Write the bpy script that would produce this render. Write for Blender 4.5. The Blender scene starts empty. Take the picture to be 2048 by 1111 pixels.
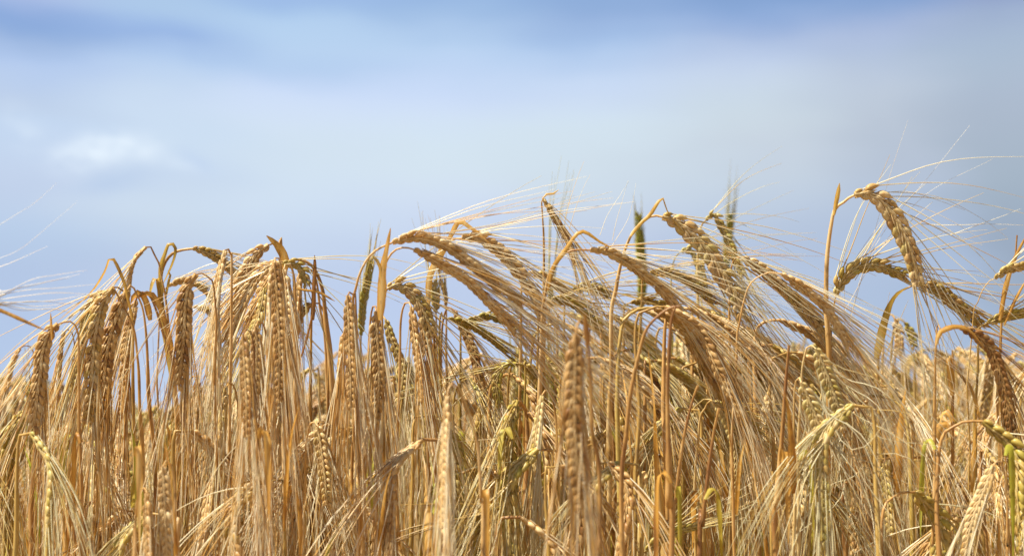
import bpy, math, random
import numpy as np
from mathutils import Vector

# ------------------------------------------------------------------ camera
scene = bpy.context.scene
col = scene.collection
CAM = np.array([0.0, 0.0, 0.80])
PITCH = math.atan((880 - 555.5) / 2844.4)
cd = bpy.data.cameras.new("camera")
cd.lens = 50; cd.sensor_width = 36; cd.clip_start = 0.02; cd.clip_end = 6000
cd.dof.use_dof = True; cd.dof.focus_distance = 0.95; cd.dof.aperture_fstop = 8.0
cam = bpy.data.objects.new("camera", cd); col.objects.link(cam)
cam.location = CAM; cam.rotation_euler = (math.pi / 2 + PITCH, 0, 0)
scene.camera = cam
F = np.array([0, math.cos(PITCH), math.sin(PITCH)])
U = np.array([0, -math.sin(PITCH), math.cos(PITCH)])
R_ = np.array([1.0, 0, 0])
FPX = 2844.4

def at(px, py, d):
    """photo position at real distance d -> world point"""
    return CAM + d * (F + (px - 1024) / FPX * R_ + (555.5 - py) / FPX * U)

# ------------------------------------------------------------------ light
SUN = Vector((-0.52, -0.15, 0.82)).normalized()
world = bpy.data.worlds.new("World"); scene.world = world; world.use_nodes = True
nt = world.node_tree; nt.nodes.clear(); N = nt.nodes; L = nt.links
def node(t, **k):
    n = N.new(t)
    for a, b in k.items(): setattr(n, a, b)
    return n
def math_(op, a, b=None, c=None):
    n = node('ShaderNodeMath', operation=op)
    for i, v in enumerate((a, b, c)):
        if v is None: continue
        if isinstance(v, (int, float)): n.inputs[i].default_value = v
        else: L.new(v, n.inputs[i])
    return n.outputs[0]
def mixc(f, a, b):
    n = node('ShaderNodeMix', data_type='RGBA')
    if isinstance(f, (int, float)): n.inputs[0].default_value = f
    else: L.new(f, n.inputs[0])
    for s, v in ((6, a), (7, b)):
        if isinstance(v, tuple): n.inputs[s].default_value = (*v, 1)
        else: L.new(v, n.inputs[s])
    return n.outputs[2]
def lin(r, g, b):
    f = lambda c: (c / 255 / 12.92) if c / 255 <= 0.04045 else ((c / 255 + 0.055) / 1.055) ** 2.4
    return (f(r), f(g), f(b))
tc = node('ShaderNodeTexCoord')
sep = node('ShaderNodeSeparateXYZ'); L.new(tc.outputs['Generated'], sep.inputs[0])
az = math_('ARCTAN2', sep.outputs[0], sep.outputs[1])
el = math_('ARCSINE', sep.outputs[2])
# soft warp of the cloud bands, wide and low
def noise(sx, sz, det, off=0.0):
    cb = node('ShaderNodeCombineXYZ')
    L.new(math_('MULTIPLY', az, sx), cb.inputs[0]); L.new(math_('MULTIPLY', el, sz), cb.inputs[1])
    cb.inputs[2].default_value = off
    n = node('ShaderNodeTexNoise'); n.inputs['Scale'].default_value = 1; n.inputs['Detail'].default_value = det
    n.inputs['Roughness'].default_value = 0.5
    L.new(cb.outputs[0], n.inputs['Vector'])
    return math_('SUBTRACT', n.outputs[0], 0.5)
n1 = noise(5, 16, 2, 1.3); n2 = noise(14, 34, 3, 4.1)
waz = math_('ADD', az, math_('MULTIPLY', n1, 0.16))
wel = math_('ADD', el, math_('ADD', math_('MULTIPLY', n1, 0.02), math_('MULTIPLY', n2, 0.016)))
def bell(px, py, rx, ry, a, w=True):
    """soft cloud patch centred on a direction of the sky"""
    A = (px - 1024) / FPX; E = (880 - py) / FPX
    x = math_('DIVIDE', math_('SUBTRACT', waz if w else az, A), rx / FPX)
    y = math_('DIVIDE', math_('SUBTRACT', wel if w else el, E), ry / FPX)
    q = math_('ADD', math_('MULTIPLY', x, x), math_('MULTIPLY', y, y))
    return math_('MULTIPLY', math_('EXPONENT', math_('MULTIPLY', q, -1)), a)
sky = node('ShaderNodeTexSky', sky_type='NISHITA'); sky.sun_disc = False
sky.sun_elevation = math.asin(SUN.z); sky.sun_rotation = math.atan2(SUN.x, SUN.y)
skyc = node('ShaderNodeVectorMath', operation='SCALE'); L.new(sky.outputs[0], skyc.inputs[0]); skyc.inputs['Scale'].default_value = 0.10
blue = mixc(0.75, skyc.outputs[0], lin(98, 136, 196))
# thin cloud veil: its colour by height in eight compass directions, softly warped
VEIL = {20: [(0,164,187,226),(50,170,190,229),(95,142,172,220),(130,160,186,226),(170,182,205,240),(250,195,215,242),(300,200,221,247),(400,198,216,242),(480,190,212,240),(560,184,205,236)],
 300: [(0,168,198,232),(50,172,200,233),(88,158,187,230),(112,160,188,230),(150,182,207,240),(200,202,222,246),(300,208,228,249),(370,205,224,246),(450,207,225,244),(560,195,212,238)],
 600: [(0,158,188,231),(25,162,192,232),(50,178,206,238),(110,184,210,240),(150,186,210,242),(200,208,226,252),(300,214,232,248),(420,210,228,248),(560,196,214,242)],
 900: [(0,150,182,224),(50,168,196,232),(100,184,209,240),(150,195,216,246),(200,208,226,252),(300,216,234,248),(420,210,226,248),(560,194,212,242)],
 1200: [(0,142,173,217),(50,152,180,222),(100,172,198,234),(150,196,216,244),(200,206,224,248),(260,214,232,246),(400,208,224,240),(500,196,212,238)],
 1500: [(0,130,162,208),(50,146,174,218),(90,172,192,226),(150,196,212,236),(220,206,222,236),(300,204,218,232),(400,198,214,232),(500,186,204,230)],
 1800: [(0,122,154,202),(40,140,168,212),(80,168,186,220),(130,180,196,222),(200,192,206,224),(300,188,202,220),(400,184,200,222),(500,176,196,224)],
 2030: [(0,114,146,190),(40,140,160,199),(80,160,178,208),(150,172,190,212),(250,176,192,212),(400,168,186,204),(500,160,178,200)]}
def mrange(v, a, b):
    n = node('ShaderNodeMapRange', interpolation_type='SMOOTHSTEP'); L.new(v, n.inputs[0])
    n.inputs[1].default_value = a; n.inputs[2].default_value = b
    return n.outputs[0]
elr = math_('DIVIDE', wel, 0.36)
skyfin = None; prev = None
for pxc in sorted(VEIL):
    cr = node('ShaderNodeValToRGB'); cr.color_ramp.interpolation = 'CARDINAL'; es = cr.color_ramp.elements
    es[0].position = 0; es[0].color = (*lin(*VEIL[pxc][-1][1:]), 1)
    es[1].position = 1; es[1].color = (*lin(*VEIL[pxc][0][1:]), 1)
    for py, r_c, g_c, b_c in VEIL[pxc]:
        k_ = min(1, max(0, (py - 120) / 120)); r_c -= 4 * k_; g_c -= 6 * k_; b_c -= 7 * k_
        e = es.new((880 - py) / FPX / 0.36); e.color = (*lin(r_c, g_c, b_c), 1)
    L.new(elr, cr.inputs[0])
    if skyfin is None: skyfin = cr.outputs[0]
    else: skyfin = mixc(mrange(waz, math.atan((prev - 1024) / FPX), math.atan((pxc - 1024) / FPX)), skyfin, cr.outputs[0])
    prev = pxc
# open blue sky with broken cloud higher up and all round
high = mixc(mrange(math_('ADD', noise(2.5, 5, 4, 7.7), 0.5), 0.55, 0.75), skyc.outputs[0], lin(170, 190, 220))
skyfin = mixc(mrange(el, 0.33, 0.42), skyfin, high)
puff = None
for q in ((190, 310, 50, 20, .62), (250, 318, 42, 22, .50), (140, 342, 44, 24, .55), (85, 352, 40, 20, .38), (200, 345, 80, 28, .30), (15, 300, 30, 40, .20), (320, 345, 40, 20, .2)):
    bq = bell(*q[:4], q[4]); puff = bq if puff is None else math_('ADD', puff, bq)
puff = math_('MULTIPLY', puff, math_('ADD', math_('MULTIPLY', noise(48, 95, 5, 9), 4.5), 1.0))
skyfin = mixc(math_('MINIMUM', math_('MAXIMUM', puff, 0), 0.95), skyfin, lin(230, 243, 255))
skyfin = mixc(bell(225, 384, 55, 20, 0.7), skyfin, lin(186, 206, 234))
skyfin = mixc(bell(345, 342, 26, 22, 0.35), skyfin, lin(184, 206, 238))
bg = node('ShaderNodeBackground'); L.new(skyfin, bg.inputs[0]); bg.inputs[1].default_value = 0.515
wo = node('ShaderNodeOutputWorld'); L.new(bg.outputs[0], wo.inputs[0])

sl = bpy.data.lights.new("sun", 'SUN'); sl.energy = 5.0; sl.angle = math.radians(0.5); sl.color = (1.0, 0.93, 0.81)
so = bpy.data.objects.new("sun", sl); col.objects.link(so)
so.rotation_euler = SUN.to_track_quat('Z', 'Y').to_euler(); so.location = (0, 0, 20)
vs = scene.view_settings
vs.view_transform = 'Standard'; vs.look = 'None'; vs.gamma = 1; vs.exposure = 0.97
scene.render.resolution_x = 1024; scene.render.resolution_y = 555
scene.cycles.max_bounces = 10; scene.cycles.transmission_bounces = 6; scene.cycles.diffuse_bounces = 5

rng = np.random.default_rng(7)
random.seed(7)

# ------------------------------------------------------------------ materials
def plant_mat(name, dark, mid, light, green, rough, transl, streak, spec=0.4, speck=0.0):
    """per-vertex 'tint' runs dark..light straw, 'green' blends to unripe green"""
    m = bpy.data.materials.new(name); m.use_nodes = True
    t = m.node_tree; n = t.nodes; l = t.links; n.clear()
    a1 = n.new('ShaderNodeAttribute'); a1.attribute_name = 'tint'
    a2 = n.new('ShaderNodeAttribute'); a2.attribute_name = 'green'
    tc = n.new('ShaderNodeTexCoord')
    mp = n.new('ShaderNodeMapping'); mp.inputs['Scale'].default_value = streak
    l.new(tc.outputs['Object'], mp.inputs[0])
    nz = n.new('ShaderNodeTexNoise'); nz.inputs['Scale'].default_value = 1; nz.inputs['Detail'].default_value = 3
    l.new(mp.outputs[0], nz.inputs['Vector'])
    ma = n.new('ShaderNodeMath'); ma.operation = 'MULTIPLY_ADD'; ma.inputs[1].default_value = 0.9
    l.new(nz.outputs[0], ma.inputs[0])
    sb = n.new('ShaderNodeMath'); sb.operation = 'SUBTRACT'; sb.inputs[1].default_value = 0.45
    l.new(a1.outputs['Fac'], sb.inputs[0]); l.new(sb.outputs[0], ma.inputs[2])
    r = n.new('ShaderNodeValToRGB'); e = r.color_ramp.elements
    e[0].position = 0.1; e[0].color = (*dark, 1); e[1].position = 0.9; e[1].color = (*light, 1)
    x = e.new(0.5); x.color = (*mid, 1)
    l.new(ma.outputs[0], r.inputs[0])
    mx = n.new('ShaderNodeMix'); mx.data_type = 'RGBA'; mx.inputs[7].default_value = (*green, 1)
    l.new(a2.outputs['Fac'], mx.inputs[0]); l.new(r.outputs[0], mx.inputs[6])
    if speck:
        n2_ = n.new('ShaderNodeTexNoise'); n2_.inputs['Scale'].default_value = 1; n2_.inputs['Detail'].default_value = 4
        m2 = n.new('ShaderNodeMapping'); m2.inputs['Scale'].default_value = (260, 260, 110); l.new(tc.outputs['Object'], m2.inputs[0]); l.new(m2.outputs[0], n2_.inputs['Vector'])
        r2 = n.new('ShaderNodeValToRGB'); r2.color_ramp.elements[0].position = .56; r2.color_ramp.elements[0].color = (0, 0, 0, 1); r2.color_ramp.elements[1].position = .74; r2.color_ramp.elements[1].color = (speck,) * 3 + (1,)
        l.new(n2_.outputs[0], r2.inputs[0])
        mx2 = n.new('ShaderNodeMix'); mx2.data_type = 'RGBA'; mx2.inputs[7].default_value = (.16, .085, .035, 1)
        l.new(r2.outputs[0], mx2.inputs[0]); l.new(mx.outputs[2], mx2.inputs[6]); mx = mx2
    p = n.new('ShaderNodeBsdfPrincipled'); p.inputs['Roughness'].default_value = rough
    p.inputs['Specular IOR Level'].default_value = spec
    l.new(mx.outputs[2], p.inputs['Base Color'])
    bp = n.new('ShaderNodeBump'); bp.inputs['Strength'].default_value = 0.35; bp.inputs['Distance'].default_value = 0.0004
    l.new(nz.outputs[0], bp.inputs['Height']); l.new(bp.outputs[0], p.inputs['Normal'])
    tr = n.new('ShaderNodeBsdfTranslucent'); l.new(mx.outputs[2], tr.inputs[0])
    ms = n.new('ShaderNodeMixShader'); ms.inputs[0].default_value = transl
    l.new(p.outputs[0], ms.inputs[1]); l.new(tr.outputs[0], ms.inputs[2])
    o = n.new('ShaderNodeOutputMaterial'); l.new(ms.outputs[0], o.inputs[0])
    return m
M_EAR = plant_mat('ear_husk', (.33, .15, .04), (.70, .44, .16), (.90, .71, .38), (.47, .45, .04), .40, .30, (420, 420, 420), speck=.45)
M_AWN = plant_mat('awn_bristle', (.42, .18, .035), (.84, .55, .17), (.97, .89, .66), (.54, .52, .12), .34, .38, (60, 60, 60), .8)
M_STEM = plant_mat('straw_stem', (.34, .16, .055), (.62, .36, .11), (.80, .58, .28), (.36, .42, .04), .40, .25, (600, 600, 14), speck=.7)
M_LEAF = plant_mat('dry_leaf', (.38, .17, .04), (.76, .42, .08), (.90, .66, .28), (.42, .50, .05), .42, .5, (350, 350, 18), speck=.6)
m = bpy.data.materials.new('soil'); m.use_nodes = True
t = m.node_tree; p = t.nodes['Principled BSDF']; p.inputs['Roughness'].default_value = .95
nz = t.nodes.new('ShaderNodeTexNoise'); nz.inputs['Scale'].default_value = 40; nz.inputs['Detail'].default_value = 6
r = t.nodes.new('ShaderNodeValToRGB'); r.color_ramp.elements[0].color = (.10, .06, .03, 1); r.color_ramp.elements[1].color = (.36, .25, .11, 1)
tcn = t.nodes.new('ShaderNodeTexCoord'); t.links.new(tcn.outputs['Object'], nz.inputs['Vector'])
t.links.new(nz.outputs[0], r.inputs[0]); t.links.new(r.outputs[0], p.inputs['Base Color'])
M_SOIL = m

# ------------------------------------------------------------------ mesh accumulator (grids of quads)
class MB:
    def __init__(s): s.v = []; s.f = []; s.t = []; s.g = []; s.n = 0
    def grid(s, P, tint, green, wrap=True):
        """P: (n, rows, cols, 3) - n separate grids, joined round the columns when wrap"""
        n, r, c, _ = P.shape
        idx = np.arange(n * r * c).reshape(n, r, c) + s.n
        if wrap: nx = np.roll(idx, -1, axis=2); a, b = idx, nx
        else: a, b = idx[:, :, :-1], idx[:, :, 1:]
        q = np.stack([a[:, :-1], b[:, :-1], b[:, 1:], a[:, 1:]], -1).reshape(-1, 4)
        s.v.append(P.reshape(-1, 3)); s.f.append(q)
        s.t.append(np.broadcast_to(tint, (n, r, c)).reshape(-1)); s.g.append(np.broadcast_to(green, (n, r, c)).reshape(-1))
        s.n += n * r * c
    def add(s, o, X=None, tint=0.0):
        """append another accumulator's geometry through the 4x4 X"""
        v, f, t_, g = o.arrays()
        if X is not None: v = v @ X[:3, :3].T + X[:3, 3]
        s.v.append(v); s.f.append(f + s.n); s.t.append(t_ + tint); s.g.append(g); s.n += len(v)
    def arrays(s):
        return np.concatenate(s.v), np.concatenate(s.f), np.concatenate(s.t), np.concatenate(s.g)
    def mesh(s, name, mat, origin=(0, 0, 0)):
        v, f, t_, g = s.arrays()
        me = bpy.data.meshes.new(name)
        me.vertices.add(len(v)); me.vertices.foreach_set('co', (v - np.asarray(origin)).astype(np.float32).ravel())
        me.loops.add(f.size); me.loops.foreach_set('vertex_index', f.astype(np.int32).ravel())
        me.polygons.add(len(f)); me.polygons.foreach_set('loop_start', np.arange(0, f.size, 4, dtype=np.int32))
        me.polygons.foreach_set('use_smooth', np.ones(len(f), dtype=bool))
        for nm, arr in (('tint', t_), ('green', g)):
            a = me.attributes.new(nm, 'FLOAT', 'POINT'); a.data.foreach_set('value', arr.astype(np.float32))
        me.materials.append(mat); me.update(calc_edges=True)
        return me

def norm(a): return a / (np.linalg.norm(a, axis=-1, keepdims=True) + 1e-12)

def spline(pts, step=0.004, n=None):
    """Catmull-Rom through pts, resampled evenly"""
    P = np.asarray(pts, float)
    if len(P) == 2: Q = P[0] + (P[1] - P[0]) * np.linspace(0, 1, 12)[:, None]
    else:
        E = np.vstack([2 * P[0] - P[1], P, 2 * P[-1] - P[-2]]); Q = []
        u = np.linspace(0, 1, 12, endpoint=False)[:, None]
        for i in range(1, len(E) - 2):
            a, b, c, d = E[i - 1], E[i], E[i + 1], E[i + 2]
            Q.append(0.5 * (2 * b + (c - a) * u + (2 * a - 5 * b + 4 * c - d) * u**2 + (3 * b - a - 3 * c + d) * u**3))
        Q = np.vstack(Q + [P[-1:]])
    s = np.r_[0, np.cumsum(np.linalg.norm(np.diff(Q, axis=0), axis=1))]
    m_ = n or max(4, int(s[-1] / step) + 1)
    ss = np.linspace(0, s[-1], m_)
    return np.stack([np.interp(ss, s, Q[:, k]) for k in range(3)], 1), s[-1]

def frames(P, up):
    T = norm(np.gradient(P, axis=0)); S = np.zeros_like(T)
    s0 = np.cross(T[0], up); s0 = s0 / (np.linalg.norm(s0) + 1e-9)
    for i in range(len(P)):
        s0 = s0 - T[i] * (s0 @ T[i]); s0 = s0 / (np.linalg.norm(s0) + 1e-9); S[i] = s0
    return T, S, np.cross(T, S)

def wobble(P, amp, step=9):
    n = len(P); m_ = max(4, n // step); t_ = np.linspace(0, 1, m_); u = np.linspace(0, 1, n)
    J = rng.normal(0, amp, (m_, 3)); J[0] = 0; J[-1] = 0
    return P + np.stack([np.interp(u, t_, J[:, k_]) for k_ in range(3)], 1)

def tube(mb, P, r, k=6, tint=.5, green=0., up=(0, 1, .3)):
    T, S, B = frames(P, np.asarray(up, float))
    r = np.broadcast_to(r, (len(P),))
    a = np.linspace(0, 2 * np.pi, k, endpoint=False)
    ring = P[:, None] + r[:, None, None] * (np.cos(a)[None, :, None] * S[:, None] + np.sin(a)[None, :, None] * B[:, None])
    ring = np.concatenate([P[None, :1].repeat(k, 1), ring, P[None, -1:].repeat(k, 1)], 0) if False else ring
    tt = np.broadcast_to(tint, (len(P),))[None, :, None]; gg = np.broadcast_to(green, (len(P),))[None, :, None]
    mb.grid(ring[None], tt, gg)

KT = np.array([0, .10, .25, .42, .60, .78, .92, 1.0]); KR = np.array([.22, .62, .92, 1., .93, .68, .34, .06])
def kernels(mb, O, A, W, D, ln, wd, th, tint, green, k=7, rows=None, bow=0.10):
    """plump pointed grains: origin O, axis A, broad side W, thin side D; arrays of n"""
    t_, r_ = (KT, KR) if rows is None else (np.array([0, .3, .65, 1]), np.array([.3, 1, .8, .08]))
    a = np.linspace(0, 2 * np.pi, k, endpoint=False)
    ln = np.broadcast_to(ln, (len(O),)); wd = np.broadcast_to(wd, (len(O),)); th = np.broadcast_to(th, (len(O),))
    P = O[:, None, None] + A[:, None, None] * (ln[:, None] * t_[None])[:, :, None, None] \
        + W[:, None, None] * (bow * ln[:, None] * np.sin(np.pi * t_)[None])[:, :, None, None] \
        + W[:, None, None] * (wd[:, None, None] / 2 * r_[None, :, None] * np.cos(a))[..., None] \
        + D[:, None, None] * (th[:, None, None] / 2 * r_[None, :, None] * np.sin(a))[..., None]
    tt = np.broadcast_to(tint, (len(O),))[:, None, None] + (t_ - .45)[None, :, None] * 0.25
    mb.grid(P, tt, np.broadcast_to(green, (len(O),))[:, None, None])

def awns(mb, O, Dr, ln, r0, grav, curl, tint, green, seg=9, k=3, bias=None, flat=False):
    n = len(O); ln = np.broadcast_to(ln, (n,))
    c1 = rng.normal(0, 1, (n, 3)) * curl; c2 = rng.normal(0, 1, (n, 3)) * curl * 0.5
    s = np.linspace(0, 1, seg)
    d = Dr[:, None] + s[None, :, None] * c1[:, None] + np.sin(s * 7)[None, :, None] * c2[:, None] \
        + (s[None, :, None] ** 1.2) * np.array([0, 0, -grav])
    if bias is not None: d = d + s[None, :, None] * np.asarray(bias)
    d = norm(d)
    st = (ln / (seg - 1))[:, None, None] * d
    P = O[:, None] + np.concatenate([np.zeros((n, 1, 3)), np.cumsum(st[:, :-1], 1)], 1)
    ref = norm(rng.normal(0, 1, (n, 3)))
    S = norm(np.cross(d, ref[:, None])); B = np.cross(d, S)
    rad = r0 * (1 - 0.78 * s)
    if flat:
        G = np.stack([P - S * rad[None, :, None], P + S * rad[None, :, None]], 2)
    else:
        a = np.linspace(0, 2 * np.pi, k, endpoint=False)
        G = P[:, :, None] + rad[None, :, None, None] * (np.cos(a)[None, None, :, None] * S[:, :, None] + np.sin(a)[None, None, :, None] * B[:, :, None])
    mb.grid(G, (np.broadcast_to(tint, (n,)) + rng.normal(0, .26, n))[:, None, None], np.broadcast_to(green, (n,))[:, None, None], wrap=not flat)

def ribbon(mb, P, w, normal, fold=0.35, tint=.5, green=0., twist=0.0, taper=0.25):
    """leaf blade: folded strip along P, pointed at the end"""
    T, S, B = frames(P, np.asarray(normal, float))
    n = len(P); s = np.linspace(0, 1, n)
    ang = twist * s; ca, sa = np.cos(ang)[:, None], np.sin(ang)[:, None]
    S, B = S * ca + B * sa, B * ca - S * sa
    prof = np.minimum(1, (1.02 - s) / taper) ** .7 * np.minimum(1, .5 + s * 3)
    hw = (w / 2 * prof * (1 + .08 * np.sin(s * 23)))[:, None]
    c = np.array([-1, -.5, 0, .5, 1])
    G = P[:, None] + S[:, None] * (hw[:, None] * c[None, :, None]) + B[:, None] * (hw[:, None] * (np.abs(c) * fold + .0)[None, :, None])
    rip = 1 + .10 * np.interp(np.arange(n), np.arange(0, n + 5, 3), rng.normal(0, 1, len(np.arange(0, n + 5, 3))))
    G = P[:, None] + (G - P[:, None]) * rip[:, None, None]
    tv = tint + np.interp(np.arange(n), np.arange(0, n + 5, 4), rng.normal(0, .13, len(np.arange(0, n + 5, 4))))
    tv = tv[:, None] + np.array([-.08, .05, .14, .05, -.08])[None]     # pale midrib
    mb.grid(G[None], tv[None], np.broadcast_to(green, (n,))[None, :, None], wrap=False)

def make_ear(P3, k, roll, tint, green, spread, alen, grav, curl, viewN, lod=0, bias=None, ar=.00050, splay=1.0, extra=1.0):
    """returns ear and awn accumulators for an ear along P3; viewN = direction its flat face looks"""
    e, w = MB(), MB()
    sp = 0.0027 * k
    Q, Ln = spline(P3, n=40)
    n = max(8, int(Ln / sp)); 
    if lod: n = max(8, n // (1 if lod == 1 else 2))
    P, _ = spline(P3, n=n)
    T, S, B = frames(P, np.asarray(viewN, float))
    # S lies in the picture of the flat face, B looks along the face's normal
    c, s_ = math.cos(roll), math.sin(roll)
    S, B = S * c + B * s_, B * c - S * s_
    side = np.where(np.arange(n) % 2, 1., -1.)[:, None]
    f = np.arange(n) / (n - 1)
    size = k * np.clip(np.minimum(.62 + f * 4, 1.0 - np.clip(f - .6, 0, 1) * .8), .5, 1)
    size = size * rng.uniform(.93, 1.06, n); size[rng.random(n) < .03] *= .6
    a = (0.36 * splay + rng.normal(0, .06, n))[:, None]
    A = norm(T * np.cos(a) + S * side * np.sin(a) + B * rng.normal(0, .04, (n, 1)))
    Wd = norm(S * side - A * np.sum(S * side * A, 1, keepdims=True)); Dd = np.cross(A, Wd)
    O = P + S * side * (0.0009 * size)[:, None]
    tn = tint + rng.normal(0, .13, n); gn = np.clip(green + rng.normal(0, .12 if green > .05 else .02, n), 0, 1)
    kernels(e, O, A, Wd, Dd, .0098 * size, .0042 * size, .0041 * size, tn, gn, k=7 if lod == 0 else 4, rows=None if lod == 0 else 1)
    # thin outer scales down the middle of both faces
    if lod == 0:
        for sg in (-1, 1):
            for q in (-1, 1):
                a2 = 0.30
                A2 = norm(T * math.cos(a2) + S * side * math.sin(a2) * (.7 + .3 * q))
                O2 = P + B * sg * (0.0016 * size)[:, None] + S * q * (.0006 * size)[:, None]
                W2 = norm(np.cross(A2, B)); 
                kernels(e, O2, A2, W2, np.cross(A2, W2), .0074 * size, .0013 * size, .0009 * size, tn + .28, gn * .6, k=4, rows=1, bow=0)
    else:
        A2 = norm(T + S * side * .3); W2 = norm(np.cross(A2, B))
        for sg in (-1, 1):
            kernels(e, P + B * sg * (0.0015 * size)[:, None], A2, W2, np.cross(A2, W2), .0068 * size, .0014 * size, .001 * size, tn + .2, gn * .6, k=3, rows=1, bow=0)
    # rachis inside
    tube(e, P, .0019 * k, k=4, tint=tint, green=green)
    # awns from the grain tips
    tip = O + A * (.0096 * size)[:, None] 
    for rep in range(2 if (lod == 0 and extra > 1) else 1):
        sel = np.arange(n) if rep == 0 else np.arange(0, n, 2)
        if rep == 1: tp = P[sel] + B[sel] * np.sign(-B[sel] @ np.asarray(viewN, float))[:, None] * .0022 * k + A[sel] * .006 * k
        else: tp = tip[sel]
        m_ = len(sel)
        Dr = norm(T[sel] + S[sel] * side[sel] * (spread * rng.uniform(.3, 1.2, (m_, 1))) + B[sel] * rng.normal(0, spread * .4, (m_, 1)))
        fly = rng.random(m_) < (.03 if lod or extra >= 2 else 0)
        Dr[fly] = norm(Dr[fly] + S[sel][fly] * side[sel][fly] * rng.uniform(.3, .9, (fly.sum(), 1)))
        L_ = alen * rng.uniform(.75, 1.1, m_)
        awns(w, tp, Dr, L_, ar * k ** .5, grav, curl, tint + .2, green * .7, seg=11 if lod == 0 else 6, k=3, bias=bias, flat=(lod == 2))
    return e, w

def link(name, me, parent=None, loc=(0, 0, 0)):
    o = bpy.data.objects.new(name, me); col.objects.link(o); o.parent = parent; o.location = loc
    return o
def empty(name, loc, label, cat, group=None):
    o = bpy.data.objects.new(name, None); col.objects.link(o); o.location = loc; o.empty_display_size = .05
    o['label'] = label; o['category'] = cat
    if group: o['group'] = group
    return o

# ------------------------------------------------------------------ the ground
gm = MB()
xs = np.r_[-3000, -300, np.linspace(-20, 20, 60), 300, 3000]; ys = np.r_[-3000, -300, np.linspace(-6, 30, 60), 300, 3000]
X, Y = np.meshgrid(xs, ys); Z = 0.012 * np.sin(X * 3.1 + np.sin(Y * 2)) * np.sin(Y * 2.7) * (abs(X) < 21)
gm.grid(np.stack([X, Y, Z], -1)[None], .5, 0., wrap=False)
g = link('ground', gm.mesh('ground', M_SOIL)); g['kind'] = 'structure'; g['label'] = 'dry brown soil under the barley'

# ------------------------------------------------------------------ front row, stalk by stalk
def px3(pts, d, dz=0.0):
    n = len(pts)
    return [at(p[0], p[1], d + dz * i / max(1, n - 1) + (p[2] if len(p) > 2 else 0)) for i, p in enumerate(pts)]

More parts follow.
